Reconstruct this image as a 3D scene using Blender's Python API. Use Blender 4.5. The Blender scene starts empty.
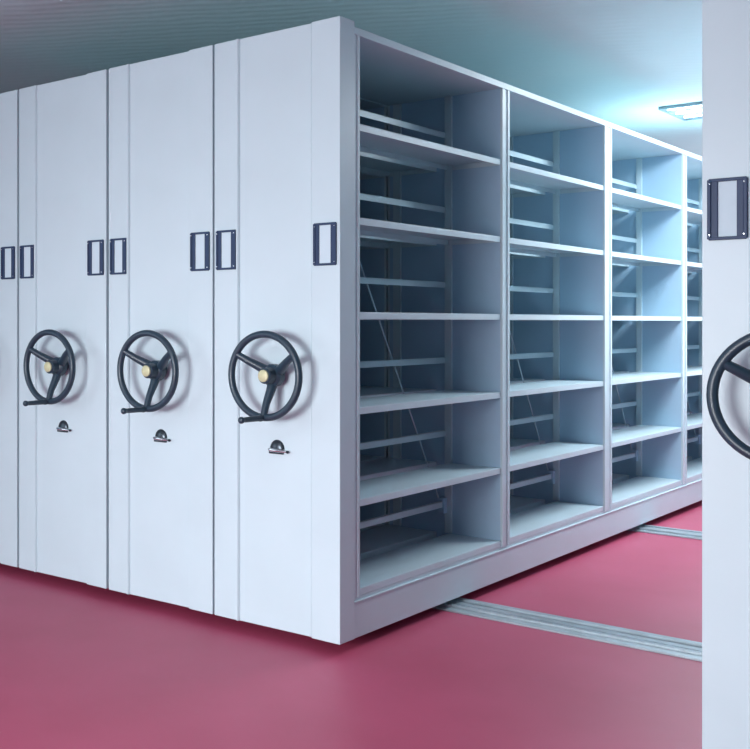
import bpy, bmesh, math, random
from mathutils import Vector, Matrix
random.seed(4)
SC = bpy.context.scene
COL = SC.collection
ZC = 1.282            # eye height; heights measured from the eye are turned into floor heights by H()
def H(z): return z + ZC

# ------------------------------------------------------------------ materials
def new_mat(name):
    m = bpy.data.materials.new(name); m.use_nodes = True
    nt = m.node_tree; b = nt.nodes['Principled BSDF']
    return m, nt, b
def ramp(nt, fac, c0, c1, p0=0.0, p1=1.0):
    r = nt.nodes.new('ShaderNodeValToRGB')
    r.color_ramp.elements[0].position = p0; r.color_ramp.elements[1].position = p1
    r.color_ramp.elements[0].color = (*c0, 1); r.color_ramp.elements[1].color = (*c1, 1)
    nt.links.new(fac, r.inputs[0]); return r.outputs[0]
def noise(nt, scale, detail=3, mapscale=(1,1,1)):
    tc = nt.nodes.new('ShaderNodeTexCoord'); mp = nt.nodes.new('ShaderNodeMapping')
    mp.inputs['Scale'].default_value = mapscale
    n = nt.nodes.new('ShaderNodeTexNoise'); n.inputs['Scale'].default_value = scale; n.inputs['Detail'].default_value = detail
    nt.links.new(tc.outputs['Object'], mp.inputs[0]); nt.links.new(mp.outputs[0], n.inputs['Vector'])
    return n.outputs[0]
def bump(nt, b, h, strength, dist=0.01):
    bp = nt.nodes.new('ShaderNodeBump'); bp.inputs['Strength'].default_value = strength; bp.inputs['Distance'].default_value = dist
    nt.links.new(h, bp.inputs['Height']); nt.links.new(bp.outputs[0], b.inputs['Normal'])
def simple(name, col, rough, metal=0.0, var=0.04, nscale=8, bstr=0.0, spec=0.5):
    m, nt, b = new_mat(name)
    n = noise(nt, nscale)
    c0 = tuple(c*(1-var) for c in col); c1 = tuple(min(1, c*(1+var)) for c in col)
    nt.links.new(ramp(nt, n, c0, c1, .3, .7), b.inputs['Base Color'])
    b.inputs['Roughness'].default_value = rough; b.inputs['Metallic'].default_value = metal
    b.inputs['Specular IOR Level'].default_value = spec
    if bstr: bump(nt, b, noise(nt, nscale*40), bstr, 0.001)
    return m
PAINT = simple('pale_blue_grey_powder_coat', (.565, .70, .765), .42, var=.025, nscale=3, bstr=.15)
PAINT_SHADE = simple('shaded_blue_grey_powder_coat', (.42, .61, .77), .38, var=.02, nscale=4, bstr=.1)  # same coat as PAINT, with the interior's bluish shade mixed into its colour
NAVY = simple('dark_blue_plastic', (.030, .055, .12), .45, var=.1, spec=.25)
WHEELM = simple('dark_slate_plastic', (.022, .046, .072), .36, var=.1, nscale=14)
GOLD = simple('pale_brass', (.60, .60, .38), .5, metal=.1, var=.08, nscale=60)
CARD = simple('white_card', (.58, .72, .80), .7, var=.01)
CHROME = simple('chrome', (.75, .77, .80), .16, metal=1.0)
DARKMET = simple('dark_steel', (.045, .06, .075), .3, metal=.6, var=.2)
STEEL = simple('galvanised_rail', (.42, .50, .55), .35, metal=.35, var=.12, nscale=12)
ROD = simple('brace_rod_steel', (.50, .58, .66), .35, metal=.4)
WALLM = simple('painted_wall', (.52, .74, .84), .8, var=.02, bstr=.2)
FRAMEM = simple('white_window_frame', (.8, .82, .85), .4)
LAMPFR = simple('lamp_housing_grey', (.22, .32, .36), .4, var=.05)
REFL = simple('lamp_reflector', (.75, .85, .9), .2, metal=.6)

def floor_mat():
    m, nt, b = new_mat('rose_red_floor')
    n = noise(nt, 1.3, 5); c = ramp(nt, n, (.43, .060, .128), (.52, .082, .17), .3, .7)
    nt.links.new(c, b.inputs['Base Color']); b.inputs['Roughness'].default_value = .48
    bump(nt, b, noise(nt, 260, 2), .25, .002); return m
FLOORM = floor_mat()
def ceil_mat():
    m, nt, b = new_mat('pale_teal_strip_ceiling')
    n = noise(nt, .7, 4)
    nt.links.new(ramp(nt, n, (.60, .79, .82), (.68, .83, .85), .3, .7), b.inputs['Base Color'])
    b.inputs['Roughness'].default_value = .55
    tc = nt.nodes.new('ShaderNodeTexCoord'); mp = nt.nodes.new('ShaderNodeMapping'); mp.inputs['Rotation'].default_value = (0, 0, math.radians(58))
    w = nt.nodes.new('ShaderNodeTexWave'); w.inputs['Scale'].default_value = 4.0; w.inputs['Distortion'].default_value = 3.0
    w.inputs['Detail'].default_value = 2; w.inputs['Detail Scale'].default_value = 1.2
    nt.links.new(tc.outputs['Object'], mp.inputs[0]); nt.links.new(mp.outputs[0], w.inputs['Vector'])
    bump(nt, b, w.outputs[0], .13, .010); return m
CEILM = ceil_mat()
def emis(name, col, s):
    m, nt, b = new_mat(name); b.inputs['Base Color'].default_value = (*col, 1)
    b.inputs['Emission Color'].default_value = (*col, 1); b.inputs['Emission Strength'].default_value = s; return m
TUBEM = emis('lit_fluorescent_tube', (.85, .95, 1), 2.5)
def glass_mat():
    m, nt, b = new_mat('window_glass'); b.inputs['Transmission Weight'].default_value = 1; b.inputs['Roughness'].default_value = 0
    b.inputs['IOR'].default_value = 1.45; return m
GLASS = glass_mat()

# ------------------------------------------------------------------ mesh helpers
def box(bm, x0, x1, y0, y1, z0, z1):
    vs = [bm.verts.new(p) for p in [(x0,y0,z0),(x1,y0,z0),(x1,y1,z0),(x0,y1,z0),(x0,y0,z1),(x1,y0,z1),(x1,y1,z1),(x0,y1,z1)]]
    for f in [(3,2,1,0),(4,5,6,7),(0,1,5,4),(1,2,6,5),(2,3,7,6),(3,0,4,7)]: bm.faces.new([vs[i] for i in f])
def prism(bm, pts, z0, z1):      # xy outline pushed up z
    a = [bm.verts.new((x, y, z0)) for x, y in pts]; b = [bm.verts.new((x, y, z1)) for x, y in pts]
    n = len(pts)
    bm.faces.new(a[::-1]); bm.faces.new(b)
    for i in range(n): bm.faces.new([a[i], a[(i+1) % n], b[(i+1) % n], b[i]])
def sweep(bm, path, radii, seg=16, closed=False, flat=1.0):
    rings = []; n = len(path)
    for i, p in enumerate(path):
        p = Vector(p)
        a = Vector(path[(i-1) % n] if (closed or i > 0) else path[0]); c = Vector(path[(i+1) % n] if (closed or i < n-1) else path[-1])
        t = (c-a).normalized()
        up = Vector((0, 1, 0)) if abs(t.y) < .9 else Vector((0, 0, 1))
        u = t.cross(up).normalized(); v = u.cross(t).normalized()
        r = radii[i] if isinstance(radii, (list, tuple)) else radii
        rings.append([bm.verts.new(p + u*math.cos(2*math.pi*k/seg)*r + v*math.sin(2*math.pi*k/seg)*r*flat) for k in range(seg)])
    m = n if closed else n-1
    for i in range(m):
        A, B = rings[i], rings[(i+1) % n]
        for k in range(seg): bm.faces.new([A[k], A[(k+1) % seg], B[(k+1) % seg], B[k]])
    if not closed:
        bm.faces.new(rings[0][::-1]); bm.faces.new(rings[-1])
def obj(name, bm, mat, parent=None, bevel=0.0, smooth=False, loc=None, seg=2):
    bmesh.ops.recalc_face_normals(bm, faces=bm.faces)
    me = bpy.data.meshes.new(name); bm.to_mesh(me); bm.free()
    if smooth:
        for p in me.polygons: p.use_smooth = True
        me.set_sharp_from_angle(angle=math.radians(40))
    me.materials.append(mat)
    o = bpy.data.objects.new(name, me); COL.objects.link(o)
    if parent: o.parent = parent
    if loc: o.location = loc
    if bevel:
        b = o.modifiers.new('bevel', 'BEVEL'); b.width = bevel; b.segments = seg; b.limit_method = 'ANGLE'; b.angle_limit = math.radians(30)
    return o
def struct(o): o['kind'] = 'structure'; return o
def bx(*a):
    bm = bmesh.new(); box(bm, *a); return bm
def copy_tree(o, parent=None):
    c = o.copy(); COL.objects.link(c); c.parent = parent
    for ch in list(o.children): copy_tree(ch, c)
    return c

# ------------------------------------------------------------------ the mobile shelving unit
Z_SH = [H(z) for z in (.773, .402, .029, -.347, -.711, -1.062)]    # middle of the shelf edges
Z_BOT, Z_TOP, Z_PANEL = H(-1.236), H(1.159), H(1.180)
POSTS = [(1.418, 1.499), (2.749, 2.860), (4.157, 4.245), (5.560, 5.650)]
BAYS = [(.143, 1.418), (1.499, 2.749), (2.860, 4.157), (4.245, 5.560)]
FRONT = .105

def handwheel(root, cx, cz):
    """dished three-spoke wheel standing off the panel, its plane parallel to it"""
    bm = bmesh.new(); R, YR = .1650, -.098
    path = [(R*math.cos(2*math.pi*i/64), 0, R*math.sin(2*math.pi*i/64)) for i in range(64)]
    sweep(bm, path, .0145, 14, closed=True)
    wheel = obj('handwheel', bm, WHEELM, root, smooth=True, loc=(cx, YR, cz))
    for a in (149, 31, -92):
        bm = bmesh.new(); d = Vector((math.cos(math.radians(a)), 0, math.sin(math.radians(a))))
        sweep(bm, [d*.028 + Vector((0, .058, 0)), d*.06 + Vector((0, .045, 0)), d*.11 + Vector((0, .018, 0)), d*.164], [.0215, .019, .0155, .0135], 12)
        obj('spoke', bm, WHEELM, wheel, smooth=True)
    bm = bmesh.new()
    sweep(bm, [(0, -.004, 0), (0, 0, 0), (0, .036, 0), (0, .040, 0), (0, .046, 0), (0, .076, 0), (0, .082, 0), (0, .083, 0), (0, .113, 0)],
          [.028, .032, .033, .039, .045, .045, .039, .022, .022], 28)
    obj('hub', bm, WHEELM, wheel, smooth=True)
    bm = bmesh.new(); sweep(bm, [(0, -.0125, 0), (0, -.0105, 0), (0, -.0035, 0)], [.0215, .024, .024], 28)
    o = obj('hub_cap', bm, GOLD, wheel, smooth=True); o['label'] = 'pale gold cap in the middle of the wheel'
    bm = bmesh.new(); hx, hz = -.004, -.1665
    sweep(bm, [(hx, -.008, hz), (hx, -.022, hz), (hx, -.03, hz), (hx, -.036, hz), (hx, -.125, hz), (hx, -.130, hz), (hx, -.133, hz), (hx, -.139, hz), (hx, -.146, hz), (hx, -.151, hz), (hx, -.153, hz)],
          [.012, .014, .0125, .0115, .0105, .0100, .0115, .0135, .0135, .010, .004], 14)
    obj('crank_handle', bm, WHEELM, wheel, smooth=True)
    return wheel

def card_holder(root, x0, x1):
    z0, z1 = H(.223), H(.389)
    bm = bmesh.new(); y0, y1 = -.007, .001
    t = .009; s = .026
    # frame: thin top and bottom bars, wide ribbed side bars, an outline of rounded corners
    box(bm, x0+.003, x1-.003, y0, y1, z1-t, z1); box(bm, x0+.003, x1-.003, y0, y1, z0, z0+t)
    for a, b in ((x0, x0+s*.35), (x0+s*.35, x0+s)): box(bm, a, b, y0 - (.002 if b-a < s*.5 else -.0015), y1, z0+.003, z1-.003)
    for a, b in ((x1-s*.35, x1), (x1-s, x1-s*.35)): box(bm, a, b, y0 - (.002 if b-a < s*.5 else -.0015), y1, z0+.003, z1-.003)
    o = obj('card_holder', bm, NAVY, root, bevel=.0014)
    bm = bx(x0+s-.001, x1-s+.001, -.0015, .001, z0+t-.001, z1-t+.001)
    c = obj('card', bm, CARD, o); c['label'] = 'blank white card behind the frame'
    for px in (x0+.007, x1-.007):
        for pz in (z0+.014, z1-.014):
            bm = bmesh.new(); sweep(bm, [(px, -.0115, pz), (px, -.0095, pz), (px, -.006, pz)], [.0015, .003, .0034], 10)
            obj('rivet', bm, CHROME, o, smooth=True)
    return o

def panel_lock(root, cx, cz, ys):
    """half-dome escutcheon with a chrome pull bar under it"""
    bm = bmesh.new(); R = .036; n = 14; st = 6
    rows = []
    for j in range(st+1):
        f = j/st; r = R*math.cos(f*math.pi/2); y = ys - .016*math.sin(f*math.pi/2)
        rows.append([bm.verts.new((cx + r*math.cos(math.pi*i/n), y, cz + r*1.05*math.sin(math.pi*i/n))) for i in range(n+1)])
    for j in range(st):
        for i in range(n): bm.faces.new([rows[j][i], rows[j][i+1], rows[j+1][i+1], rows[j+1][i]])
    bm.faces.new([r[0] for r in rows] + [r[-1] for r in rows][::-1])
    bmesh.ops.remove_doubles(bm, verts=bm.verts, dist=1e-5)
    o = obj('lock', bm, DARKMET, root, smooth=True)
    bm = bmesh.new(); sweep(bm, [(cx-.032, ys-.014, cz-.003), (cx-.020, ys-.017, cz-.004), (cx+.028, ys-.014, cz-.006), (cx+.052, ys-.012, cz-.008)], [.006, .0085, .006, .0035], 12)
    l = obj('latch_lever', bm, CHROME, o, smooth=True); l['label'] = 'chrome lever'
    bm = bmesh.new(); sweep(bm, [(cx+.050, ys-.012, cz-.008), (cx+.054, ys-.012, cz-.008), (cx+.059, ys-.012, cz-.008), (cx+.062, ys-.012, cz-.008)], [.003, .006, .006, .002], 10)
    obj('key', bm, DARKMET, o, smooth=True)
    bm = bx(cx-.036, cx+.033, ys-.012, ys+.001, cz-.020, cz-.011)
    obj('latch_plate', bm, DARKMET, o, bevel=.002)

def make_unit(W, recess, holders, wheel_x, lock_x, sides, rail_x, blind_x=None, wheel_z=-.209):
    """local frame: x from -W to 0, y from the end panel backwards, z up from the floor"""
    root = bpy.data.objects.new('mobile_shelving_unit', None); COL.objects.link(root)
    root.empty_display_size = .2
    a, b, c, d = recess; D = .016
    # folded end panel: raised bead at the left crease, recessed centre, step at the right crease
    bm = bmesh.new()
    prism(bm, [(0, FRONT), (0, 0), (d, 0), (d-.001, D+.006), (d-.007, D+.006), (d-.008, D-.004), (b, .005), (b-.002, -.001), (b-.006, -.006), (a+.006, -.0065), (a+.002, -.003), (a, 0), (-W, 0), (-W, FRONT)][::-1], Z_BOT, Z_PANEL)
    obj('end_panel', bm, PAINT, root, bevel=.0028, seg=3).modifiers['bevel'].angle_limit = math.radians(58)
    for x0, x1 in holders: card_holder(root, x0, x1)
    handwheel(root, wheel_x, H(wheel_z)); panel_lock(root, lock_x, H(-.508), (D+.005)/2)
    # plinth with its thin ledge
    y1 = POSTS[-1][1]
    bm = bmesh.new(); box(bm, -W+.004, -.004, FRONT, y1, Z_BOT, H(-1.098)); box(bm, -W+.0, -.0, FRONT, y1, H(-1.098), H(-1.091)); box(bm, -W+.010, -.010, FRONT, y1, H(-1.091), H(-1.077))
    obj('plinth', bm, PAINT, root, bevel=.0015)
    for py in (1.0, 3.46, 5.25):          # rollers that carry the plinth on the floor rails
        for x0 in (-W+.10, -.10):
            bm = bmesh.new(); sweep(bm, [(x0, py-.018, .014+.038), (x0, py-.014, .014+.038), (x0, py+.014, .014+.038), (x0, py+.018, .014+.038)], [.034, .038, .038, .034], 20)
            obj('roller', bm, DARKMET, root, smooth=True)
    bm = bmesh.new(); box(bm, -W, 0, FRONT, y1, Z_TOP-.030, Z_TOP)
    obj('top_panel', bm, PAINT, root, bevel=.002)
    # uprights: double-skin partitions between the bays with channel posts at the open faces
    for i, (p0, p1) in enumerate([(FRONT, .143)] + POSTS):
        xs = [0] if blind_x is not None and sides[0][2] > 0 else ([-W] if blind_x is not None else [0, -W])
        if i: obj('partition', bx(-W+.012, -.012, p0, p1, H(-1.077), Z_TOP-.03), PAINT_SHADE, root)
        else: obj('partition', bx(-W+.012, -.012, p0, p1, H(-1.077), Z_TOP-.03), PAINT_SHADE, root)
        for x in ([0, -W] if blind_x is None else [0, -W]):
            s = 1 if x == 0 else -1
            if i == 0:
                pts = [(x-.012*s, p0), (x-.004*s, p0), (x-.004*s, p1-.016), (x, p1-.014), (x, p1), (x-.012*s, p1)]
            else:
                g0, g1 = p0+.028, p1-.022
                pts = [(x-.012*s, p0), (x, p0), (x, g0), (x-.005*s, g0+.002), (x-.005*s, g1-.002), (x, g1), (x, p1), (x-.012*s, p1)]
            bm = bmesh.new(); prism(bm, pts, H(-1.077), Z_TOP-.03)
            obj('post', bm, PAINT, root, bevel=.0015)
        if i and rail_x is not None:
            bm = bmesh.new(); box(bm, rail_x-.005, rail_x+.032, p0-.014, p1+.014, H(-1.045), Z_TOP-.03)
            obj('centre_post', bm, PAINT, root, bevel=.002)
            bm = bmesh.new(); box(bm, -W+.036, -W+.080, p0-.012, p1+.012, H(-1.045), Z_TOP-.03)
            obj('centre_post', bm, PAINT, root, bevel=.002)
    for (b0, b1) in BAYS:
        for z in Z_SH:
            for (xa, xb, s) in sides:        # folded tray: top sheet and turned-down lips
                bm = bmesh.new(); e = .002
                box(bm, xa, xb, b0+e, b1-e, z+.010, z+.014)
                box(bm, xa, xa+.004, b0+e, b1-e, z-.014, z+.010); box(bm, xb-.004, xb, b0+e, b1-e, z-.014, z+.010)
                box(bm, xa+.004, xb-.004, b0+e, b0+e+.003, z-.014, z+.010); box(bm, xa+.004, xb-.004, b1-e-.003, b1-e, z-.014, z+.010)
                obj('shelf', bm, PAINT, root, bevel=.0012)
            if rail_x is not None:
                zr = z + .160
                bm = bmesh.new()
                box(bm, rail_x-.004, rail_x, b0, b1, zr-.013, zr+.016); box(bm, rail_x-.016, rail_x, b0, b1, zr+.012, zr+.016)
                obj('stop_rail', bm, PAINT, root)
        if rail_x is not None:
            xr = rail_x - .022
            za, zb = H(.98), H(-.905)
            bm = bmesh.new(); sweep(bm, [(xr, b0+.05, za), (xr, b1-.020, zb)], .0038, 8)
            obj('brace_rod', bm, ROD, root, smooth=True)
            bm = bmesh.new(); box(bm, rail_x-.028, rail_x+.01, b1-.045, b1-.013, zb-.04, zb+.035); box(bm, rail_x-.03, rail_x+.012, b1-.036, b1-.022, zb-.012, zb+.008)
            obj('brace_bracket', bm, PAINT_SHADE, root, bevel=.002)
    if blind_x is not None:
        obj('back_panel', bx(blind_x-.006, blind_x, FRONT, y1, H(-1.077), Z_TOP-.03), PAINT, root)
    return root

PITCH = .640; W = .624
G = 'double-sided shelving units parked side by side'
proto = make_unit(W, (-.507, -.489, -.142, -.132), [(-.119, -.014), (-.609, -.505)], -.287, -.302,
                  [(-.280, -.008, 1), (-W+.008, -.345, -1)], -.292)
labels = ['pale grey shelving unit whose empty open bays are in full view',
          'pale grey shelving unit pushed against the one whose open shelves face the aisle',
          'pale grey shelving unit third from the aisle, second from the left edge',
          'pale grey shelving unit cut off by the left edge, farthest from the aisle']
UX = []
for i, lab in enumerate(labels):
    u = proto if i == 0 else copy_tree(proto)
    u.location = (-PITCH*i + (.006 if i else 0), 0, 0); u['label'] = lab; u['category'] = 'shelving unit'; u['group'] = G; UX.append(-PITCH*i)
RW = .44
ru = make_unit(RW, (-.325, -.305, -.135, -.115), [(-.425, -.327), (-.113, -.015)], -.222, -.24,
               [(-RW+.008, -.012, -1)], None, blind_x=-.034, wheel_z=-.188)
ru.location = (1.380+RW, -.350, 0)
ru['label'] = 'narrow pale grey shelving unit across the aisle, cut off by the right edge'; ru['category'] = 'shelving unit'

# ------------------------------------------------------------------ floor rails
RAILY = [(1.00, 'front floor rail crossing under the first open bay'), (3.46, 'grey steel rail crossing the aisle floor under the third open bay'), (5.25, 'rearmost floor rail under the last bay')]
for y, lab in RAILY:
    bm = bmesh.new()
    prism(bm, [(-3.3, y-.12), (2.6, y-.12), (2.6, y+.12), (-3.3, y+.12)], 0, .008)
    box(bm, -3.3, 2.6, y-.070, y-.045, .008, .018); box(bm, -3.3, 2.6, y+.045, y+.070, .008, .018)
    box(bm, -3.3, 2.6, y-.018, y+.018, .008, .014)
    o = obj('floor_rail', bm, STEEL, bevel=.0015)
    o['label'] = lab; o['category'] = 'rail'; o['group'] = 'floor rails under the shelving'

# ------------------------------------------------------------------ the room
X0, X1, Y0, Y1, CH = -3.9, 3.6, -6.2, 8.2, H(1.55)
struct(obj('floor', bx(X0-.2, X1+.2, Y0-.2, Y1+.2, -.15, 0), FLOORM))
struct(obj('ceiling', bx(X0-.2, X1+.2, Y0-.2, Y1+.2, CH, CH+.15), CEILM))
struct(obj('wall_right', bx(X1, X1+.2, Y0, Y1, 0, CH), WALLM))
def windowed_wall(name, wname, ya, yb, wx0, wx1, wz0, wz1):
    bm = bmesh.new()
    box(bm, X0-.2, wx0, ya, yb, 0, CH); box(bm, wx1, X1+.2, ya, yb, 0, CH); box(bm, wx0, wx1, ya, yb, 0, wz0); box(bm, wx0, wx1, ya, yb, wz1, CH)
    struct(obj(name, bm, WALLM))
    bm = bmesh.new(); t = .06; ym = (ya+yb)/2; xm = (wx0+wx1)/2
    box(bm, wx0, wx1, ym-.04, ym+.04, wz0, wz0+t); box(bm, wx0, wx1, ym-.04, ym+.04, wz1-t, wz1)
    for x in (wx0, xm-t/2, wx1-t): box(bm, x, x+t, ym-.04, ym+.04, wz0+t, wz1-t)
    wf = struct(obj(wname, bm, FRAMEM, bevel=.004))
    for a, b in ((wx0+t, xm-t/2), (xm+t/2, wx1-t)): obj('pane', bx(a, b, ym-.005, ym+.005, wz0+t, wz1-t), GLASS, wf)
ya, yb = -5.4, -2.4
bm = bmesh.new(); box(bm, X0-.2, X0, Y0, ya, 0, CH); box(bm, X0-.2, X0, yb, Y1, 0, CH); box(bm, X0-.2, X0, ya, yb, 0, .5); box(bm, X0-.2, X0, ya, yb, 2.3, CH)
struct(obj('wall_left', bm, WALLM))
bm = bmesh.new(); box(bm, X0-.14, X0-.06, ya, yb, .5, .56); box(bm, X0-.14, X0-.06, ya, yb, 2.24, 2.3)
for y in (ya, (ya+yb)/2-.03, yb-.06): box(bm, X0-.14, X0-.06, y, y+.06, .56, 2.24)
wf = struct(obj('fill_window_3', bm, FRAMEM, bevel=.004))  # unseen window added on the left as cool fill for the wheel shadows
for a, b in ((ya+.06, (ya+yb)/2-.03), ((ya+yb)/2+.03, yb-.06)): obj('pane', bx(X0-.105, X0-.095, a, b, .56, 2.24), GLASS, wf)
windowed_wall('wall_front', 'window_1', Y0-.2, Y0, -1.3, 1.3, .50, 2.10)
windowed_wall('wall_back', 'fill_window_2', Y1, Y1+.2, -.3, 1.9, .6, 2.5)  # unseen back window added to brighten the far bays and the ceiling
for n_, bb in (('baseboard_back', (X0, X1, Y1-.015, Y1, 0, .1)), ('baseboard_left', (X0, X0+.015, Y0, Y1-.015, 0, .1)), ('baseboard_right', (X1-.015, X1, Y0, Y1-.015, 0, .1))):
    struct(obj(n_, bx(*bb), FRAMEM, bevel=.003))

# ------------------------------------------------------------------ ceiling lights (louvred troffers)
def troffer():
    r = bpy.data.objects.new('ceiling_light', None); COL.objects.link(r)
    L, w, h = .58, .29, .022       # half length in x, half width in y, drop below the ceiling
    bm = bmesh.new(); t = .016
    box(bm, -L, L, -w, -w+t, -h, 0); box(bm, -L, L, w-t, w, -h, 0); box(bm, -L, -L+t, -w+t, w-t, -h, 0); box(bm, L-t, L, -w+t, w-t, -h, 0)
    fr = obj('frame', bm, LAMPFR, r)
    bm = bmesh.new(); box(bm, -L+t, L-t, -w+t, w-t, -.004, 0)
    for y in (-.1, .1): box(bm, -L+t, L-t, y-.004, y+.004, -h+.004, -.004)
    for k in range(1, 8): box(bm, -L+k*2*L/8-.003, -L+k*2*L/8+.003, -w+t, w-t, -h+.006, -.006)
    obj('louvre', bm, REFL, r)
    for y in (-.19, 0, .19):
        bm = bmesh.new(); sweep(bm, [(-L+.03, y, -.012), (L-.03, y, -.012)], .007, 12)
        obj('lamp_tube', bm, TUBEM, r, smooth=True)
    return r
tp = troffer()
spots = [(.285, 4.89, 46, 'square-edged louvred lamp on the ceiling above the far bays'), (1.15, 3.20, 88, 'louvred ceiling lamp over the near end of the aisle'), (.285, -2.6, 14, 'louvred ceiling lamp in front of the handwheel end panels')]
for i, (x, y, p, lab) in enumerate(spots):
    o = tp if i == 0 else copy_tree(tp)
    o.location = (x, y, CH); o['label'] = lab; o['category'] = 'ceiling light'; o['group'] = 'louvred ceiling lights'
    ld = bpy.data.lights.new('lamp_light', 'AREA'); ld.shape = 'RECTANGLE'; ld.size = 1.1; ld.size_y = .5; ld.energy = p; ld.color = (.86, .95, 1)
    lo = bpy.data.objects.new('lamp_light', ld); COL.objects.link(lo); lo.location = (x, y, CH-.04)

# daylight through the window behind the camera
ld = bpy.data.lights.new('window_and_fill_light', 'AREA'); ld.shape = 'RECTANGLE'; ld.size = 2.4; ld.size_y = 1.5; ld.energy = 95; ld.color = (.97, .98, 1); ld.spread = math.radians(84)
lo = bpy.data.objects.new('window_and_fill_light', ld); COL.objects.link(lo); lo.location = (-.1, Y0+.01, 1.15); lo.rotation_euler = (math.radians(76), 0, 0)

ld = bpy.data.lights.new('window_and_fill_light', 'AREA'); ld.shape = 'RECTANGLE'; ld.size = 2.1; ld.size_y = 1.8; ld.energy = 85; ld.color = (.88, .96, 1)  # added fill at the back window, down the aisle
lo = bpy.data.objects.new('window_and_fill_light', ld); COL.objects.link(lo); lo.location = (.8, Y1-.01, 1.55); lo.rotation_euler = (math.radians(-90), 0, 0)

ld = bpy.data.lights.new('window_and_fill_light', 'AREA'); ld.shape = 'RECTANGLE'; ld.size = 2.8; ld.size_y = 1.6; ld.energy = 44; ld.color = (.84, .95, 1)  # added cool fill at the left window, softens shadows on the end panels
lo = bpy.data.objects.new('window_and_fill_light', ld); COL.objects.link(lo); lo.location = (X0+.02, -3.9, 1.4); lo.rotation_euler = (math.radians(90), 0, math.radians(-90))

w = bpy.data.worlds.new('world'); SC.world = w; w.use_nodes = True
w.node_tree.nodes['Background'].inputs[0].default_value = (.6, .75, .95, 1); w.node_tree.nodes['Background'].inputs[1].default_value = 1.0

# ------------------------------------------------------------------ camera
cam = bpy.data.cameras.new('camera'); co = bpy.data.objects.new('camera', cam); COL.objects.link(co); SC.camera = co
FPX = 1071.16
cam.sensor_fit = 'HORIZONTAL'; cam.sensor_width = 36; cam.lens = FPX*36/750
co.location = (2.26507, -3.50673, ZC)
co.rotation_euler = (math.radians(90), 0, math.radians(42.9176))
cam.shift_x = (375-150)/750; cam.shift_y = -(374.5-323)/750
cam.clip_start = .05
SC.view_settings.view_transform = 'Standard'; SC.view_settings.look = 'None'; SC.view_settings.gamma = 1; SC.view_settings.exposure = 0.0
SC.view_settings.use_curve_mapping = False
